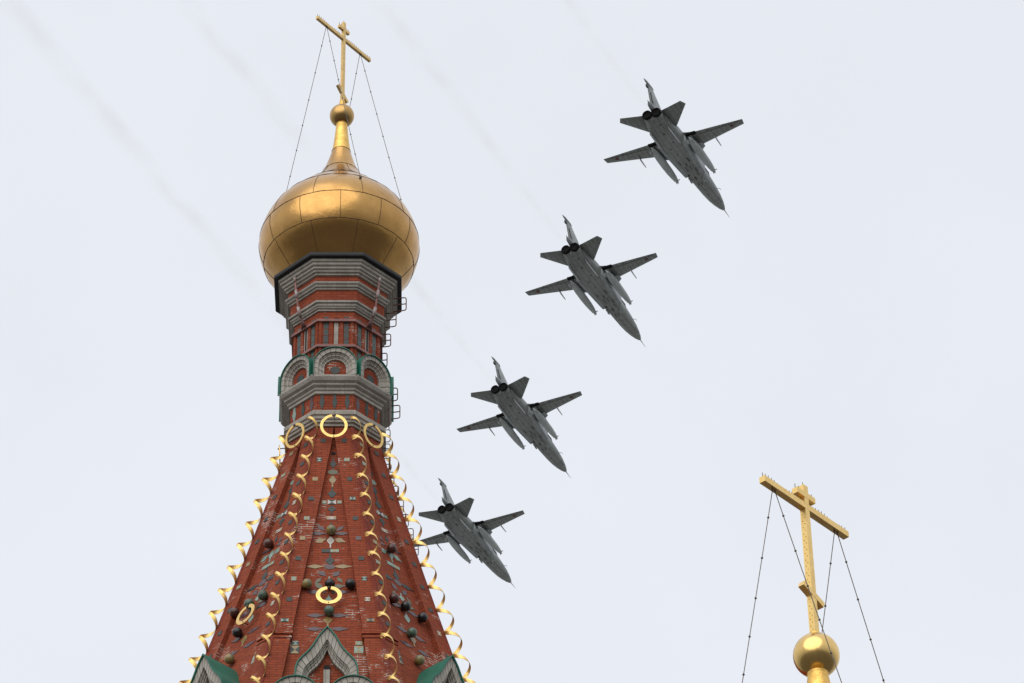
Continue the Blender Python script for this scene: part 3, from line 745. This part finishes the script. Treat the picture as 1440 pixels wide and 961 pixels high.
def make_jet():
    J = bpy.data.objects.new('military_jet', None); COL.objects.link(J)
    Z = (0, 0, 1); n = 32
    b = MB()
    loft(b, [sect(.25, 1.16, -.62, .58, n, 3), sect(1.7, 1.40, -.80, .75, n, 3.2), sect(4.0, 1.62, -.92, .88, n, 3.6), sect(5.8, 1.68, -.93, .95, n, 3.4),
             sect(8.2, 1.45, -.88, 1.0, n, 3.2), sect(9.8, 1.25, -.86, 1.05, n, 3), sect(11.4, 1.08, -.84, 1.08, n, 2.8), sect(13.2, 1.08, -.84, 1.12, n, 2.5),
             sect(15.0, 1.04, -.82, 1.06, n, 2.3), sect(16.6, .98, -.78, .92, n, 2.1), sect(18.0, .86, -.68, .74, n, 2), sect(19.2, .66, -.50, .54, n, 2), sect(20.2, .42, -.28, .36, n, 2), sect(20.8, .20, -.08, .22, n, 2), sect(21.0, .05, .05, .13, n, 2)])
    fus = b.build('fuselage', M['p_grey'], J)
    b = MB(); b.tube([(20.9, 0, .09), (21.6, 0, .07), (22.6, 0, .03)], [.06, .04, .015], 8); b.tube([(20.95, 0, .1), (21.25, .0, .22)], .02, 6); b.build('nose_probe', M['p_fit'], fus)
    for s_ in (-1, 1):
        # air intake trunk with open dark mouth
        b = MB(); secs = []
        for x, y0, y1, zb, zt in ((5.6, .9, 1.80, -.80, .72), (8.0, .8, 1.66, -.74, .80), (10.4, .7, 1.50, -.68, .80), (12.3, .70, 1.36, -.62, .72)):
            secs.append(sect(x, (y1 - y0) / 2, zb, zt, 24, 5, s_ * (y0 + y1) / 2))
        loft(b, secs, cap=(True, False))
        # slanted lip
        it = b.build('air_intake', M['p_side'], J)
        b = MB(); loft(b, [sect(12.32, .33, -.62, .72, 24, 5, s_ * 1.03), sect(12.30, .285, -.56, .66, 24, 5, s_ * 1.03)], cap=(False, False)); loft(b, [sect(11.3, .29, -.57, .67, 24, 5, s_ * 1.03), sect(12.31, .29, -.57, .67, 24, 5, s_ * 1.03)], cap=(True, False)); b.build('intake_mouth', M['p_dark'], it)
        # exhaust nozzle
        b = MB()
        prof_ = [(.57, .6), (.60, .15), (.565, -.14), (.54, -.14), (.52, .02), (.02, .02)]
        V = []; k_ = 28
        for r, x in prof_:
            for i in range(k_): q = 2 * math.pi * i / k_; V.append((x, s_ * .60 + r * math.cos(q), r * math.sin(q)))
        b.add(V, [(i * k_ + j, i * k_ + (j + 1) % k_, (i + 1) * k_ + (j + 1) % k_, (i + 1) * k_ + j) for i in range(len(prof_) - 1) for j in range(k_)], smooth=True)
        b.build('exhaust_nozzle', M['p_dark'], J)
        # wing (outer panel) and fixed glove
        b = MB(); surf(b, [((9.9, s_ * 1.45, .42), (5.3, s_ * 1.45, .42), .50, Z), ((9.35, s_ * 2.35, .38), (5.5, s_ * 2.35, .38), .44, Z), ((8.75, s_ * 3.05, .34), (5.9, s_ * 3.05, .34), .34, Z)])
        b.build('wing_glove', M['p_side'], J)
        b = MB(); surf(b, [((8.35, s_ * 2.7, .30), (5.55, s_ * 2.45, .30), .30, Z), ((8.15, s_ * 3.3, .30), (5.62, s_ * 3.3, .30), .28, Z), ((7.42, s_ * 6.2, .29), (5.70, s_ * 6.2, .29), .20, Z), ((6.72, s_ * 9.02, .28), (5.80, s_ * 9.18, .28), .11, Z)])
        wg = b.build('wing', M['p_wing'], J)
        b = MB(); b.tube([(6.20, s_ * 3.3, .195), (6.05, s_ * 6.2, .215), (6.0, s_ * 8.6, .235)], .022, 4)
        for y in (4.6, 6.6): b.tube([(5.62, s_ * y, .22), (6.1, s_ * y, .20)], .03, 4)
        b.build('flap_line', M['p_fit'], wg)
        b = MB(); b.box((5.72, s_ * 2.45, .24), (.42, 1.3, .22)); b.build('wing_root_dark_slot', M['p_dark'], wg)  # black box stands in for the shaded slot at the wing root
        b = MB()   # red star under the wing tip
        cx, cy, rr = 6.38, s_ * 7.62, .36; pts = []
        for i in range(10):
            q = math.pi / 2 + i * math.pi / 5; r = rr if i % 2 == 0 else rr * .4
            pts.append((cx - r * math.sin(q), cy + r * math.cos(q), .185))
        b.add(pts + [(cx, cy, .18)], [(i, (i + 1) % 10, 10) for i in range(10)]); b.build('red_star', M['p_star'], wg)
        b = MB(); loft(b, [sect(6.9, .03, -.02, .24, 10, 2, s_ * 5.0), sect(7.6, .06, -.16, .22, 10, 2, s_ * 5.0), sect(8.9, .05, -.15, .04, 10, 2, s_ * 5.0), sect(9.1, .02, -.10, 0, 10, 2, s_ * 5.0)]); b.build('wing_pylon', M['p_light'], wg)
        # tailplane
        b = MB(); surf(b, [((3.95, s_ * 1.25, .18), (.15, s_ * 1.2, .18), .20, Z), ((3.3, s_ * 1.9, .19), (.0, s_ * 1.9, .19), .17, Z), ((.34, s_ * 4.32, .28), (-.43, s_ * 3.95, .28), .06, Z)])
        b.build('tailplane', M['p_wing'], J)
        # ventral fin
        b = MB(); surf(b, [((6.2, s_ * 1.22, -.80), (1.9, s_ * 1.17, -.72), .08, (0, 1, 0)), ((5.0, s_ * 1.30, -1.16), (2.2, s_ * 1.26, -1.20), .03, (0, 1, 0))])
        b.build('ventral_fin', M['p_skylit'], J)
        # drop tank below the glove
        b = MB(); Y = s_ * 2.46; ZT = -.62; tk = []
        for x, r in ((4.9, .06), (5.4, .22), (6.2, .40), (7.2, .46), (8.6, .475), (10.0, .44), (11.2, .35), (12.1, .20), (12.5, .05)):
            tk.append(sect(x + .42, r, ZT - r, ZT + r, 20, 2, Y))
        loft(b, tk); dt = b.build('drop_tank', M['p_light'], J)
        b = MB(); b.box((8.2, Y, .0), (2.6, .14, .6)); b.build('tank_pylon', M['p_grey'], dt)
        b = MB()
        for q in (20, 160, 270): d = Vector((0, math.cos(R(q)), math.sin(R(q)))); p = Vector((12.42, Y, ZT)) + d * .18; b.tube([p, p + d * .25 + Vector((.05, 0, 0))], [.06, .05], 6)
        b.build('tank_vane', M['p_fit'], dt)
        b = MB()
        for q in (40, 140): d = Vector((0, math.cos(R(q)), -math.sin(R(q)))); surf(b, [((6.42, Y + d.y * .3, ZT + d.z * .3), (5.52, Y + d.y * .2, ZT + d.z * .2), .04, (0, -d.z, d.y)), ((5.92, Y + d.y * .62, ZT + d.z * .62), (5.42, Y + d.y * .62, ZT + d.z * .62), .02, (0, -d.z, d.y))])
        b.build('tank_fin', M['p_light'], dt)
    # fin
    b = MB(); surf(b, [((6.6, 0, .85), (.1, 0, .60), .34, (0, 1, 0)), ((4.0, 0, 1.9), (-.55, 0, 1.6), .26, (0, 1, 0)), ((.6, 0, 3.70), (-1.30, 0, 3.45), .15, (0, 1, 0)), ((.0, 0, 4.02), (-1.75, 0, 3.85), .12, (0, 1, 0))])
    fin = b.build('tail_fin', M['p_light'], J)
    b = MB(); loft(b, [sect(-2.2, .03, 3.70, 3.82, 10, 2), sect(-1.6, .12, 3.62, 3.95, 10, 2), sect(.1, .10, 3.78, 4.06, 10, 2), sect(.5, .02, 3.9, 3.98, 10, 2)]); b.build('fin_tip_fairing', M['p_light'], fin)
    b = MB(); b.box((-1.28, 0, 3.30), (.42, .20, .36)); b.box((-.1, 0, 2.2), (.08, .24, 1.5), 0, Matrix.Rotation(R(-28), 3, 'Y')); b.build('fin_warning_antenna', M['p_fit'], fin)
    b = MB(); loft(b, [sect(-.85, .10, .98, 1.25, 12, 2), sect(-.55, .26, .72, 1.36, 12, 2), sect(.5, .34, .55, 1.40, 12, 2), sect(2.2, .22, .6, 1.3, 12, 2)]); b.build('brake_chute_housing', M['p_side'], J)
    b = MB(); b.tube([(-.85, 0, 1.1), (-1.1, 0, 1.25)], .05, 6); b.build('tail_light', M['p_light'], J)
    # canopy on top
    b = MB(); loft(b, [sect(12.2, .45, .95, 1.25, 16, 2), sect(13.2, .82, .9, 1.55, 16, 2), sect(14.6, .84, .85, 1.55, 16, 2), sect(15.9, .55, .7, 1.12, 16, 2), sect(16.4, .2, .7, .9, 16, 2)]); b.build('canopy', M['p_glass'], J)
    # belly details: doors, vents, hooks, aerials
    for x, y, l_, w_ in ((10.6, .25, .9, .05), (10.6, -.28, .9, .05), (9.7, -.1, .5, .10), (11.8, .55, .35, .14), (9.2, .6, .8, .05), (12.6, 0, .55, .16), (11.2, -.75, .6, .05), (8.9, -.72, .7, .09),
                         (6.2, .35, .22, .2), (5.0, -.5, .2, .18), (4.1, .7, .22, .2), (3.2, -.15, .26, .22), (2.2, .5, .2, .2), (1.5, -.45, .18, .16), (7.4, 0, .16, .16), (13.9, .2, .5, .06), (13.9, -.25, .5, .06), (16.3, .0, .2, .1)):
        zb = -.90 if x < 9 else -.87
        zb = -.845 if x > 13 else zb
        if x < 4.5: zb = -.87 if x > 2.5 else -.79
        if x > 16: zb = -.79
        b = MB(); b.box((x, y, zb + .02), (l_, w_, .09)); b.build('belly_vent', M['p_fit'], fus)
    for x, y, l_ in ((12.9, .78, .7), (12.2, -.62, .55), (14.3, -.3, .5), (13.3, -.78, .5)):
        b = MB(); b.tube([(x - l_ / 2, y, -.80), (x - l_ / 4, y, -1.06), (x + l_ / 4, y, -1.04), (x + l_ / 2, y, -.80)], .05, 6); b.build('blade_aerial', M['p_side'], fus)
    b = MB(); b.tube([(16.6, -.95, .1), (16.7, -1.3, .05), (17.0, -1.34, .05)], .035, 6)
    b.build('air_data_probe', M['p_side'], fus)
    b = MB(); b.box((12.7, .66, -.56), (1.1, .44, .26)); b.build('gun_fairing', M['p_grey'], fus)
    b = MB(); loft(b, [sect(13.3, .05, -.96, -.86, 8, 2, .78), sect(12.2, .07, -1.0, -.86, 8, 2, .78)]); b.tube([(.6, 0, -.64), (.2, 0, -.86), (.1, 0, -.7)], .05, 6); b.build('tail_hook', M['p_light'], fus)
    return J
def copy_tree(o, parent=None):
    c = o.copy(); COL.objects.link(c); c.parent = parent
    for ch in list(o.children): copy_tree(ch, c)
    return c
jets = [((17.07, 313.34, 280.52), 63.47, 1.41, 3.47, 'grey swing-wing jet seen from below, highest and largest of the formation of four'),
        ((7.48, 340.56, 282.46), 64.18, -.37, 1.49, 'grey swing-wing jet seen from below, second from the top of the formation'),
        ((-1.82, 370.46, 283.38), 65.00, -.51, -.37, 'grey swing-wing jet seen from below, third from the top, level with the brick tower\'s arcade'),
        ((-9.67, 399.58, 284.72), 64.99, .34, -.39, 'grey swing-wing jet seen from below, lowest of the formation, wingtip behind the tent-roofed brick tower')]
proto = make_jet()
def fix_normals(o):
    import bmesh
    bm = bmesh.new(); bm.from_mesh(o.data); bmesh.ops.recalc_face_normals(bm, faces=bm.faces); bm.to_mesh(o.data); bm.free()
def smoke_mat():
    mt = bpy.data.materials.new('thin_exhaust_smoke'); mt.use_nodes = True; n = mt.node_tree.nodes; l = mt.node_tree.links; n.clear()
    o = n.new('ShaderNodeOutputMaterial'); v = n.new('ShaderNodeVolumePrincipled')
    v.inputs['Color'].default_value = (.42, .34, .24, 1); v.inputs['Anisotropy'].default_value = .2
    ob = coords(n, l, 'Object'); sp = n.new('ShaderNodeSeparateXYZ'); l.new(ob, sp.inputs[0])
    # soft edge: density falls from the trail's axis to its rim; thins and breaks up with distance
    t = mrange(n, l, sp.outputs['X'], -1.5, -431.5)
    rad = math_(n, l, 'ADD', math_(n, l, 'MULTIPLY', math_(n, l, 'POWER', t, .6), 3.6), .55)
    yz = math_(n, l, 'SQRT', math_(n, l, 'ADD', math_(n, l, 'POWER', sp.outputs['Y'], 2.0), math_(n, l, 'POWER', sp.outputs['Z'], 2.0)), 0)
    soft = mrange(n, l, math_(n, l, 'DIVIDE', yz, rad), .95, .1)
    br = mrange(n, l, noise(n, l, coords(n, l, 'Object', (.35, 1, 1)), .30, 4, .65), .40, .66)
    thin = mrange(n, l, t, 0, 1, .062, .0048)
    l.new(math_(n, l, 'MULTIPLY', math_(n, l, 'MULTIPLY', soft, br), thin), v.inputs['Density'])
    l.new(v.outputs[0], o.inputs['Volume']); return mt
SM = smoke_mat()
for i, (loc, yaw, pi_, ba, lb) in enumerate(jets):
    o = proto if i == 0 else copy_tree(proto)
    o.location = loc; o.rotation_euler = (R(ba), -R(pi_), R(yaw)); o['label'] = lb; o['category'] = 'military jet'; o['group'] = 'jets flying in an echelon formation'
    s = MB(); pts = []; rr = []
    rn = random.Random(i)
    for q in range(15):
        t = (q / 14) ** 1.6; x = -1.5 - 430 * t
        pts.append((x, .5 * math.sin(x * .021 + i) * min(1, -x / 40), .35 * math.sin(x * .017 + 2 * i) * min(1, -x / 40))); rr.append(.55 + 3.6 * t ** .6)
    s.tube(pts, rr, 16); so = s.build('smoke_trail', SM); fix_normals(so)
    so.location = loc; so.rotation_euler = (0, 0, R(yaw))
    so['label'] = ('faint brown smoke trail behind the topmost jet', 'faint brown smoke trail behind the second jet from the top',
                   'faint brown smoke trail behind the third jet from the top', 'faint brown smoke trail behind the lowest jet, beside the tower')[i]
    so['category'] = 'smoke trail'; so['group'] = 'smoke trails behind the jets'
